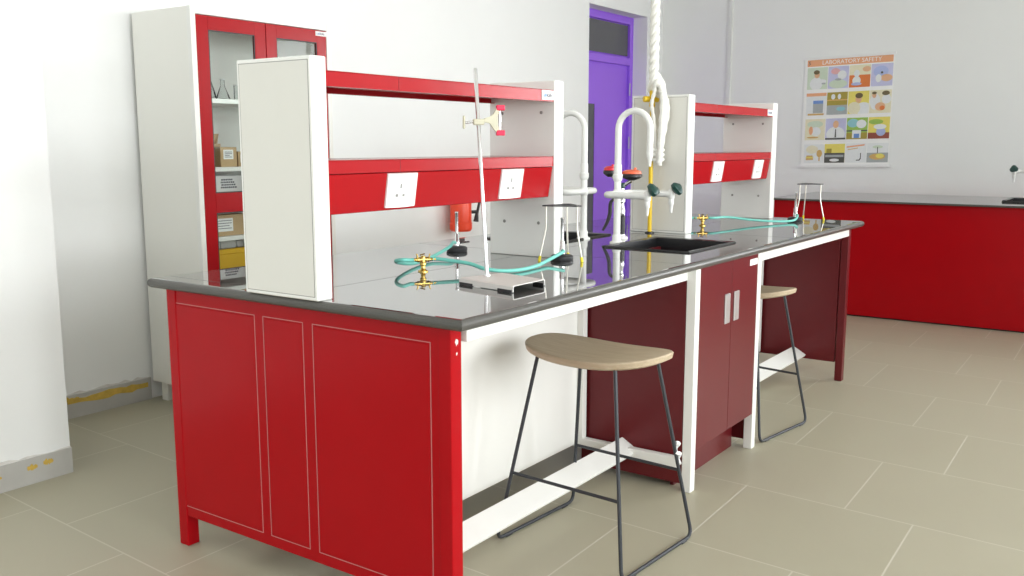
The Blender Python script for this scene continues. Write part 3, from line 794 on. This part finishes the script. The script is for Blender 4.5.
# ------------------------------------------------------------------ storage cabinet and its contents
KX0, KX1, KY0, KY1, KZ0, KZ1 = 1.02, 1.914, 2.377, 2.84, .10, 1.965
kc_ = thing('storage_cabinet', 'tall white storage cabinet with red glazed doors against the back wall', 'cabinet', ((KX0+KX1)/2, (KY0+KY1)/2, 0)); o = kc_.location
def kp(mb, n, m, p=None, sm=False): return mb.build(n, m, p or kc_, sm, off=o)
kp(MB().box(KX0, KX0+.028, KY0, KY1, KZ0, KZ1, bev=.002), 'side_panel', 'cabinet_cream'); kp(MB().box(KX1-.028, KX1, KY0, KY1, KZ0, KZ1, bev=.002), 'side_panel', 'cabinet_cream')
kp(MB().box(KX0+.028, KX1-.028, KY0, KY1, KZ1-.034, KZ1, bev=.002), 'top_panel', 'white'); kp(MB().box(KX0+.028, KX1-.028, KY0, KY1, KZ0, KZ0+.03), 'bottom_panel', 'white')
kp(MB().box(KX0+.028, KX1-.028, KY1-.015, KY1, KZ0+.03, KZ1-.034), 'back_panel', 'white')
kp(MB().box(KX0-.0012, KX0+.001, KY0, KY0+.028, KZ0, KZ1), 'front_edging', 'white')
for x in (KX0+.02, KX1-.07):
    for y in (KY0+.03, KY1-.09): kp(MB().box(x, x+.05, y, y+.05, 0, KZ0, bev=.003), 'leg', 'cabinet_cream')
SH = (1.545, 1.212, .866)
for z in SH: kp(MB().box(KX0+.03, KX1-.03, KY0+.045, KY1-.02, z-.022, z, bev=.001), 'shelf', 'white')
kp(MB().box(KX0+.03, KX1-.03, KY0+.045, KY1-.02, .55, .57), 'shelf', 'white')
KM = 1.467
for x0, x1, hs in ((KX0+.030, KM-.002, 1), (KM+.002, KX1-.030, -1)):
    z0, z1 = KZ0+.034, KZ1-.037; sw = .068; y0, y1 = KY0+.002, KY0+.022
    d = MB().box(x0, x0+sw, y0, y1, z0, z1, bev=.0015).box(x1-sw, x1, y0, y1, z0, z1, bev=.0015)
    for a, b in ((z1-.064, z1), (.992, 1.087), (z0, z0+.07)): d.box(x0+sw, x1-sw, y0, y1, a, b)
    d = kp(d, 'door', 'shelf_red')
    for a, b in ((1.087, z1-.064), (z0+.07, .992)):
        kp(MB().box(x0+sw-.004, x1-sw+.004, y0+.008, y0+.012, a-.004, b+.004), 'glass_pane', 'glass', d)
        g = MB(); q = .005
        for (xa, xb, za, zb) in ((x0+sw, x1-sw, b-q, b), (x0+sw, x1-sw, a, a+q), (x0+sw, x0+sw+q, a, b), (x1-sw-q, x1-sw, a, b)): g.box(xa, xb, y0+.002, y0+.008, za, zb)
        kp(g, 'gasket', 'black', d)
    hx = x1-.04 if hs > 0 else x0+.02
    kp(MB().box(hx, hx+.02, y0-.008, y0+.001, .80, .92, bev=.002), 'handle', 'handle', d)
lb = kp(MB().box(1.806, 1.884, KY0-.001, KY0+.003, KZ1-.066, KZ1-.042), 'badge', 'paper'); tag(lb, 'small white sticker on the top corner of the right door')
kp(text_mb('Lab', .018, lambda x, y, z: (1.838+x, KY0-.0012-.5*z, KZ1-.054+y), align='RIGHT'), 'lettering', 'blue_ink', lb)
kp(text_mb('kafe', .018, lambda x, y, z: (1.8385+x, KY0-.0012-.5*z, KZ1-.054+y), align='LEFT'), 'lettering', 'ink', lb)
# glassware
def flask(x, y, z, r, h, label, kind):
    t = thing('flask' if kind == 'f' else 'glass_jar', label, 'flask' if kind == 'f' else 'jar', (x, y, z), group='glassware on the top shelf')
    if kind == 'f': prof = [(0, 0.001), (r, 0.001), (r*1.02, .006), (r*.3, h*.68), (r*.28, h*.95), (r*.36, h), (r*.30, h-.002), (r*.24, h*.95), (r*.26, h*.68), (r*.97, .008), (0, .005)]
    else: prof = [(0, .001), (r, .001), (r, h*.95), (r*1.06, h), (r*.96, h), (r*.92, h*.95), (r*.92, .006), (0, .005)]
    MB().lathe(prof, seg=24).build('glass_body', 'labglass', t, True)
    MB().lathe([(r*.29 if kind == 'f' else r*1.07, h-.006), (r*.40 if kind == 'f' else r*1.09, h-.003), (r*.40 if kind == 'f' else r*1.09, h+.001), (r*.30 if kind == 'f' else r*.98, h+.001)], seg=20).build('rim', 'plastic', t, True)
flask(1.137, 2.50, SH[0], .026, .095, 'small clear jar at the left end of the cabinet\'s top shelf', 'j')
flask(1.205, 2.52, SH[0], .044, .165, 'tall conical glass flask second from left on the cabinet\'s top shelf', 'f')
flask(1.305, 2.53, SH[0], .036, .105, 'shorter conical glass flask right of the tall one on the cabinet\'s top shelf', 'f')
flask(1.345, 2.46, SH[0], .022, .075, 'small clear jar beside the rack upright on the cabinet\'s top shelf', 'j')
# boxes
def carton(name, x0, x1, y0, y1, z, h, label, lab=None, flaps=False, m='card'):
    t = thing(name, label, 'box', ((x0+x1)/2, (y0+y1)/2, z)); o = t.location
    if flaps:
        b_ = MB().box(x0, x1, y0, y0+.004, z, z+h).box(x0, x1, y1-.004, y1, z, z+h).box(x0, x0+.004, y0+.004, y1-.004, z, z+h).box(x1-.004, x1, y0+.004, y1-.004, z, z+h).box(x0+.004, x1-.004, y0+.004, y1-.004, z, z+.004)
    else: b_ = MB().box(x0, x1, y0, y1, z, z+h, bev=.0015)
    b_.build('carton_body', m, t, off=o)
    if flaps:
        f = .05
        MB().prism([(y0, z+h), (y0+.003, z+h), (y0-.010, z+h+f), (y0-.013, z+h+f)], lambda u, v, w_: (w_, u+.02, v), x0+.004, x1-.004).build('flap', m, t, off=o)
        MB().prism([(x1-.003, z+h), (x1, z+h), (x1+.012, z+h+f), (x1+.009, z+h+f)], lambda u, v, w_: (u-.02, w_, v), y0+.004, y1-.004).build('flap', m, t, off=o)
    else: MB().box((x0+x1)/2-.012, (x0+x1)/2+.012, y0-.0006, y1, z+h-.0004, z+h+.0006).build('packing_tape', 'card_dark', t, off=o)
    if lab:
        a, b, c, d = lab
        q = MB().box(a, b, y0-.0012, y0+.0005, c, d).build('paper_label', 'paper', t, off=o)
        g = MB(); n = 4
        for k in range(n): g.box(a+.008, b-.008-(.015 if k == 2 else 0), y0-.0018, y0-.001, d-.010-k*(d-c-.014)/n-.003, d-.010-k*(d-c-.014)/n)
        g.build('printed_line', 'ink', q, off=o)
    return t
carton('cardboard_box', 1.135, 1.30, 2.56, 2.76, SH[1], .115, 'open brown cardboard box with raised flaps at the left of the cabinet\'s second shelf', flaps=True)
carton('cardboard_box', 1.215, 1.315, 2.455, 2.55, SH[1], .098, 'small closed brown box with white label in front of the open box', lab=(1.232, 1.292, SH[1]+.038, SH[1]+.085))
carton('cardboard_box', 1.327, 1.41, 2.46, 2.60, SH[1], .075, 'low brown box partly behind the rack\'s end board on the cabinet\'s second shelf', lab=(1.34, 1.40, SH[1]+.02, SH[1]+.06))
carton('cardboard_box', 1.14, 1.37, 2.46, 2.68, SH[2], .105, 'wide brown box with white label in the lower part of the cabinet', lab=(1.175, 1.275, SH[2]+.022, SH[2]+.088))
wb = thing('white_carton', 'white carton with dark printing behind the upper glass of the cabinet', 'box', (1.30, 2.60, SH[2]+.106)); o = wb.location
MB().box(1.16, 1.42, 2.52, 2.66, SH[2]+.106, SH[2]+.30, bev=.002).build('carton_body', 'paper', wb, off=o)
for k, (a, b) in enumerate(((1.262, 1.33), (1.258, 1.345), (1.262, 1.34), (1.258, 1.35))):
    z = SH[2]+.283-k*.013
    g = MB(); x = a
    while x < b:
        wd = random.uniform(.006, .013); g.box(x, x+wd, 2.5192, 2.5202, z-.008, z); x += wd+.003
    g.build('printed_line', 'ink', wb, off=o)
tr = thing('plastic_crate', 'mustard yellow plastic crate on the bottom glazed shelf of the cabinet', 'crate', (1.3, 2.58, .57)); o = tr.location
MB().box(1.12, 1.44, 2.44, 2.47, .57, .80, bev=.003).box(1.12, 1.44, 2.72, 2.75, .57, .80, bev=.003).box(1.12, 1.135, 2.47, 2.72, .57, .80).box(1.425, 1.44, 2.47, 2.72, .57, .80).box(1.135, 1.425, 2.47, 2.72, .57, .585).build('crate_body', 'mustard', tr, off=o)
MB().box(1.112, 1.448, 2.433, 2.446, .775, .80, bev=.003).build('crate_rim', 'mustard', tr, off=o)
for k, (x, w_, hh) in enumerate(((1.15, .09, .030), (1.25, .10, .036), (1.36, .06, .028))):
    p = MB().box(x, x+w_, 2.52+.01*k, 2.70, .79, .80+hh, bev=.008, seg=2).build('packet', 'base_grey')
    tag(p, ['leftmost grey packet lying in the mustard crate', 'middle grey packet lying in the mustard crate', 'rightmost grey packet lying in the mustard crate'][k], 'packet', 'packets in the crate')

# fire extinguisher on the back wall
fe = thing('fire_extinguisher', 'red fire extinguisher with black hose hung on the back wall, seen below the near rack', 'extinguisher', (3.55, 2.77, .70)); o = fe.location
ex, ey = 3.545, 2.765
MB().lathe([(0, .70), (.070, .70), (.082, .715), (.082, .76), (.078, .765), (.078, 1.10), (.06, 1.135), (.025, 1.15), (.022, 1.16), (0, 1.16)], (ex, ey, 0), 32).build('cylinder', 'ext_red', fe, True, off=o)
MB().lathe([(.022, 1.15), (.028, 1.155), (.028, 1.17), (.014, 1.185), (0, 1.185)], (ex, ey, 0), 16).build('valve_head', 'black', fe, True, off=o)
MB().box(ex-.02, ex+.09, ey-.012, ey+.012, 1.18, 1.192, bev=.003).build('carry_handle', 'black', fe, off=o)
MB().box(ex-.05, ex+.05, ey+.07, Y1-.001, .95, 1.0, bev=.002).build('wall_bracket', 'black', fe, off=o)
hz = smooth_path([(ex+.03, ey-.02, 1.13), (ex+.14, ey-.03, 1.13), (ex+.19, ey-.04, 1.08), (ex+.185, ey-.05, .98), (ex+.15, ey-.05, .88), (ex+.115, ey-.055, .80)], 6)
MB().tube(hz, .010, 10).build('discharge_hose', 'black', fe, True, off=o)
MB().tube([(ex+.125, ey-.052, .825), (ex+.108, ey-.055, .765)], [.012, .020], 12).build('horn', 'black', fe, True, off=o)
MB().tube([(ex+.07, ey-.03, .835), (ex+.135, ey-.055, .835)], .012, 10).build('hose_clip', 'black', fe, True, off=o)

# ------------------------------------------------------------------ safety poster on the right wall
P_Y0, P_Y1, P_Z0, P_Z1 = .625, 1.412, 1.122, 2.10     # right edge has the smaller y
po = thing('safety_poster', 'laboratory safety chart of sixteen small pictures hung on the grey far wall', 'poster', (X1, (P_Y0+P_Y1)/2, P_Z0)); o = po.location
PW, PH = P_Y1-P_Y0, P_Z1-P_Z0
tilt = .016
def pf(u, v, w_): return (X1-.006-w_, P_Y1-u*PW, P_Z0+v*PH+tilt*u)       # u right, v up, w out of the wall
def pq(u0, u1, v0, v1, w0, w1): return MB().prism([(u0, v0), (u1, v0), (u1, v1), (u0, v1)], lambda a, b, c: pf(a, b, c), w0, w1)
M['poster_paper'] = mat('poster_gloss_paper', (.95, .95, .93), .4, noise=.005)
sheet = pq(0, 1, 0, 1, 0, .002).build('sheet', 'poster_paper', po, off=o)
pq(-.02, 1.02, -.014, .012, -.004, .012).build('hanging_bar', 'plastic', po, off=o); pq(-.012, 1.012, .99, 1.012, -.004, .012).build('hanging_bar', 'plastic', po, off=o)
pcols = {'peach': (.86, .42, .22), 'orange2': (.80, .22, .05), 'sky': (.45, .52, .80), 'lav': (.60, .60, .82), 'mint': (.66, .76, .60), 'cream2': (.85, .80, .58), 'sun': (.86, .74, .16), 'olive': (.42, .33, .05), 'steel2': (.42, .45, .45),
         'skin': (.80, .48, .28), 'hair': (.16, .12, .05), 'coat': (.84, .86, .86), 'maroon2': (.32, .08, .05), 'green2': (.35, .55, .10), 'teal2': (.30, .60, .65), 'blue2': (.16, .30, .65), 'char': (.10, .10, .09), 'pink': (.80, .45, .45), 'tan': (.70, .45, .15)}
for k, c in pcols.items(): M['p_'+k] = mat('poster_ink_'+k, c, .45, noise=.06, nscale=60)
band = pq(.03, .985, .925, .985, .002, .003).build('title_band', 'p_peach', po, off=o)
text_mb('LABORATORY SAFETY', .052, lambda x, y, z: pf(.53+x/PW, .955+y/PH, .0034+z), .0002).build('lettering', 'poster_paper', band, off=o)
text_mb('S', .045, lambda x, y, z: pf(.055+x/PW, .955+y/PH, .0034+z), .0002).build('lettering', 'ink', band, off=o)
cw, gap = .232, .008
rows_v = [(.715, .915), (.475, .68), (.245, .44), (.03, .205)]
def blob(cu, cv, ru, rv, n=20): return [(cu+ru*math.cos(2*PI*k/n), cv+rv*math.sin(2*PI*k/n)) for k in range(n)]
def cell_shapes(kind):
    B = blob
    person = [('coat', B(.45, .25, .32, .30)), ('skin', B(.48, .66, .13, .15)), ('hair', B(.46, .78, .15, .10))]
    return {
     0: ('mint', person+[('coat', B(.75, .35, .2, .1)), ('steel2', B(.82, .25, .1, .04))]),
     1: ('lav', [('mint', B(.5, .2, .45, .2)), ('pink', B(.35, .78, .22, .14)), ('coat', B(.68, .6, .22, .2)), ('steel2', B(.5, .4, .16, .05))]),
     2: ('cream2', [('orange2', [(0, 0), (1, 0), (1, .55), (0, .55)]), ('coat', B(.35, .3, .2, .2)), ('coat', B(.35, .62, .14, .16)), ('skin', B(.82, .8, .2, .12)), ('sky', B(.35, .15, .25, .07))]),
     3: ('lav', [('sky', B(.45, .65, .35, .25)), ('skin', B(.72, .36, .28, .16)), ('coat', B(.35, .35, .14, .18)), ('char', B(.5, .6, .06, .05))]),
     4: ('coat', [('peach', [(0, .86), (1, .86), (1, 1), (0, 1)]), ('steel2', [(.35, .1), (.85, .1), (.85, .6), (.35, .6)]), ('blue2', [(.35, .52), (.85, .52), (.85, .66), (.35, .66)]), ('tan', [(.1, 0), (.9, 0), (.9, .08), (.1, .08)])]),
     5: ('olive', [('steel2', [(0, 0), (1, 0), (1, .42), (0, .42)]), ('coat', B(.3, .8, .1, .12)), ('coat', B(.6, .8, .08, .12)), ('tan', [(0, .62), (1, .62), (1, .68), (0, .68)]), ('teal2', B(.7, .25, .22, .10))]),
     6: ('sun', [('coat', B(.75, .2, .4, .3)), ('cream2', B(.3, .25, .3, .28)), ('skin', B(.5, .66, .15, .18)), ('hair', B(.52, .8, .18, .12))]),
     7: ('cream2', [('coat', B(.25, .5, .24, .35)), ('skin', B(.2, .78, .1, .12)), ('hair', B(.2, .88, .11, .06)), ('coat', B(.78, .6, .22, .2)), ('hair', B(.74, .86, .18, .1)), ('skin', B(.5, .28, .24, .18)), ('orange2', B(.6, .22, .12, .1))]),
     8: ('cream2', [('mint', B(.5, .75, .4, .16)), ('coat', B(.55, .4, .25, .22)), ('peach', B(.3, .45, .1, .2)), ('tan', B(.4, .12, .3, .04))]),
     9: ('lav', [('coat', B(.5, .25, .46, .36)), ('skin', B(.5, .72, .14, .18)), ('char', [(.46, .1), (.54, .1), (.52, .5), (.48, .5)]), ('char', [(0, 0), (1, 0), (1, .08), (0, .08)])]),
     10: ('green2', [('teal2', B(.3, .75, .28, .2)), ('coat', B(.7, .7, .24, .2)), ('char', [(0, .36), (1, .36), (1, .42), (0, .42)]), ('olive', [(0, 0), (1, 0), (1, .3), (0, .3)]), ('coat', [(.28, .05), (.7, .05), (.7, .42), (.28, .42)]), ('blue2', [(.36, .05), (.62, .05), (.62, .25), (.36, .25)])]),
     11: ('sun', [('green2', B(.35, .78, .34, .12)), ('maroon2', [(0, 0), (1, 0), (1, .28), (0, .28)]), ('sky', B(.6, .32, .22, .2)), ('coat', B(.55, .55, .3, .12))]),
     12: ('coat', [('cream2', B(.4, .72, .3, .22)), ('tan', [(.1, .16), (.48, .16), (.44, .4), (.14, .4)]), ('sun', [(.1, .26), (.48, .26), (.48, .32), (.1, .32)]), ('tan', B(.78, .5, .14, .2)), ('tan', [(.75, .1), (.81, .1), (.81, .4), (.75, .4)])]),
     13: ('sun', [('char', [(0, 0), (1, 0), (1, .52), (0, .52)]), ('steel2', [(.05, .3), (.95, .3), (.95, .42), (.05, .42)]), ('coat', B(.5, .14, .24, .08)), ('olive', [(.1, .52), (.35, .52), (.35, .75), (.1, .75)])]),
     14: ('coat', [('peach', [(.05, .78), (.9, .88), (.92, .96), (.05, .86)]), ('tan', [(.1, .66), (.6, .74), (.6, .78), (.1, .7)]), ('char', [(.52, .1), (.7, .1), (.76, .2), (.76, .5), (.72, .5), (.72, .24), (.66, .15), (.54, .15)])]),
     15: ('coat', [('steel2', [(0, 0), (1, 0), (1, .5), (0, .5)]), ('tan', B(.5, .3, .38, .16)), ('sun', B(.62, .34, .2, .12)), ('mint', B(.5, .8, .24, .08)), ('char', [(.48, .5), (.52, .5), (.52, .8), (.48, .8)])]),
    }[kind]
for rr_ in range(4):
    for cc in range(4):
        u0 = .035+cc*(cw+gap); u1 = u0+cw; v0, v1 = rows_v[rr_]
        bgc, shapes = cell_shapes(rr_*4+cc)
        mb = MB(); mats = ['p_'+bgc]; layers = [([(u0, v0), (u1, v0), (u1, v1), (u0, v1)], 0, .002, .003)]
        for k, (c, poly) in enumerate(shapes):
            mats.append('p_'+c)
            layers.append(([(u0+min(max(a, 0), 1)*cw, v0+min(max(b, 0), 1)*(v1-v0)) for a, b in poly], k+1, .003, .0034+.0003*k))
        for poly, mi, a, b in layers:
            cl_ = []
            for q in poly:
                if not cl_ or (abs(q[0]-cl_[-1][0])+abs(q[1]-cl_[-1][1])) > 1e-5: cl_.append(q)
            if abs(cl_[0][0]-cl_[-1][0])+abs(cl_[0][1]-cl_[-1][1]) < 1e-5: cl_.pop()
            n0 = len(mb.bm.faces); mb.prism(cl_, lambda p, q, c_: pf(p, q, c_), a, b); mb.bm.faces.ensure_lookup_table()
            for f_ in mb.bm.faces[n0:]: f_.material_index = mi
        pic = mb.build('picture', mats[0], po, off=o)
        for m_ in mats[1:]: pic.data.materials.append(M[m_])

# ------------------------------------------------------------------ second bench along the right wall
b2 = thing('lab_bench', 'long plain red bench base running along the far grey wall, under the poster', 'bench', (6.2, -.8, 0)); o = b2.location
BX0, BX1, BY0, BY1 = 5.585, 6.75, -2.6, 1.16
MB().box(BX0, BX0+.03, BY0, BY1, .012, .884, bev=.002).build('front_panel', 'red', b2, off=o)
MB().box(BX0+.03, BX1, BY1-.03, BY1, .012, .884, bev=.002).build('end_panel', 'red', b2, off=o)
MB().box(BX0+.03, BX1, BY0, BY0+.03, .012, .884, bev=.002).build('end_panel', 'red', b2, off=o)
MB().box(BX1-.03, BX1, BY0+.03, BY1-.03, .012, .884, bev=.002).build('rear_panel', 'red', b2, off=o)
MB().box(BX0+.03, BX0+.05, BY0+.05, BY1-.05, 0, .012).build('plinth', 'black', b2, off=o)
w2 = worktop([BX0-.04, 6.0, 6.42, BX1+.03], [BY0-.03, -.93, -.45, BY1+.03], {(1, 1)}, .884, .90, .007).build('worktop', 'granite')
w2.data.materials.append(M['granite_edge'])
tag(w2, 'polished dark worktop seen edge-on over the far red bench', 'worktop')
sk = thing('sink', 'black sink basin let into the dark top of the far red bench, below its tap', 'sink', (6.21, -.69, .72)); o = sk.location
mb = MB(); bm = mb.bm
def ring_(x0, x1, y0, y1, z): return [bm.verts.new(p) for p in ((x0, y0, z), (x1, y0, z), (x1, y1, z), (x0, y1, z))]
lp = [ring_(5.975, 6.445, -.955, -.425, .9005), ring_(5.98, 6.44, -.95, -.43, .914), ring_(6.004, 6.416, -.926, -.454, .912), ring_(6.01, 6.41, -.92, -.46, .74)]
for a, b in zip(lp, lp[1:]):
    for k in range(4): bm.faces.new((a[k], a[(k+1) % 4], b[(k+1) % 4], b[k]))
bm.faces.new(lp[-1]); mb.build('bowl', 'sink', sk, off=o)
f3 = copy_tree(f1); f3.location = (6.55, -.56, ZT); f3.rotation_euler.z = -PI/2; f3['label'] = 'white lab tap with green knob standing at the sink of the far red bench'

# ------------------------------------------------------------------ light: daylight through the windows, plus an added fill on the right
def area(name, loc, rot, sx, sy, power, col):
    l = bpy.data.lights.new(name, 'AREA'); l.shape = 'RECTANGLE'; l.size = sx; l.size_y = sy; l.energy = power; l.color = col
    ob = bpy.data.objects.new(name, l); COL.objects.link(ob); ob.location = loc; ob.rotation_euler = rot; return ob
DAY = (.97, .99, 1.)
PWR = (32, 60, 62, 34)
for (a, b), p in zip(wins, PWR):
    area('window_daylight', ((a+b)/2, Y0-.25, (WZ0+WZ1)/2), (PI/2, 0, 0), b-a, WZ1-WZ0, p, DAY).data.spread = math.radians(115)
area('window_daylight', (X0-.25, (SY0+SY1)/2, (WZ0+WZ1)/2), (PI/2, 0, -PI/2), SY1-SY0, WZ1-WZ0, 34, (.94, .975, 1.))
area('window_daylight', (X1+.25, (RW0+RW1)/2, (WZ0+WZ1)/2), (PI/2, 0, PI/2), RW1-RW0, WZ1-WZ0, 165, (.95, .98, 1.))  # added lamp behind the unseen right window, lifts the far floor
wd = bpy.data.worlds.new('sky'); SC.world = wd; wd.use_nodes = True
wd.node_tree.nodes['Background'].inputs[0].default_value = (.85, .92, 1., 1); wd.node_tree.nodes['Background'].inputs[1].default_value = 1.0

# ------------------------------------------------------------------ camera
cam = bpy.data.cameras.new('camera'); co = bpy.data.objects.new('camera', cam); COL.objects.link(co)
co.location = (-1.8076, -1.4319, 1.3227)
co.rotation_euler = (PI/2-math.radians(8.7294), 0, math.radians(34.9666)-PI/2)
cam.sensor_width = 36; cam.lens = 934.21/1024*36; cam.clip_start = .05; cam.clip_end = 60
SC.camera = co
SC.view_settings.view_transform = 'Standard'; SC.view_settings.look = 'None'; SC.view_settings.gamma = 1; SC.view_settings.use_curve_mapping = False
SC.view_settings.exposure = 0.0
SC.cycles.max_bounces = 10; SC.cycles.diffuse_bounces = 5; SC.cycles.glossy_bounces = 5; SC.cycles.transparent_max_bounces = 10
SC.cycles.use_denoising = True
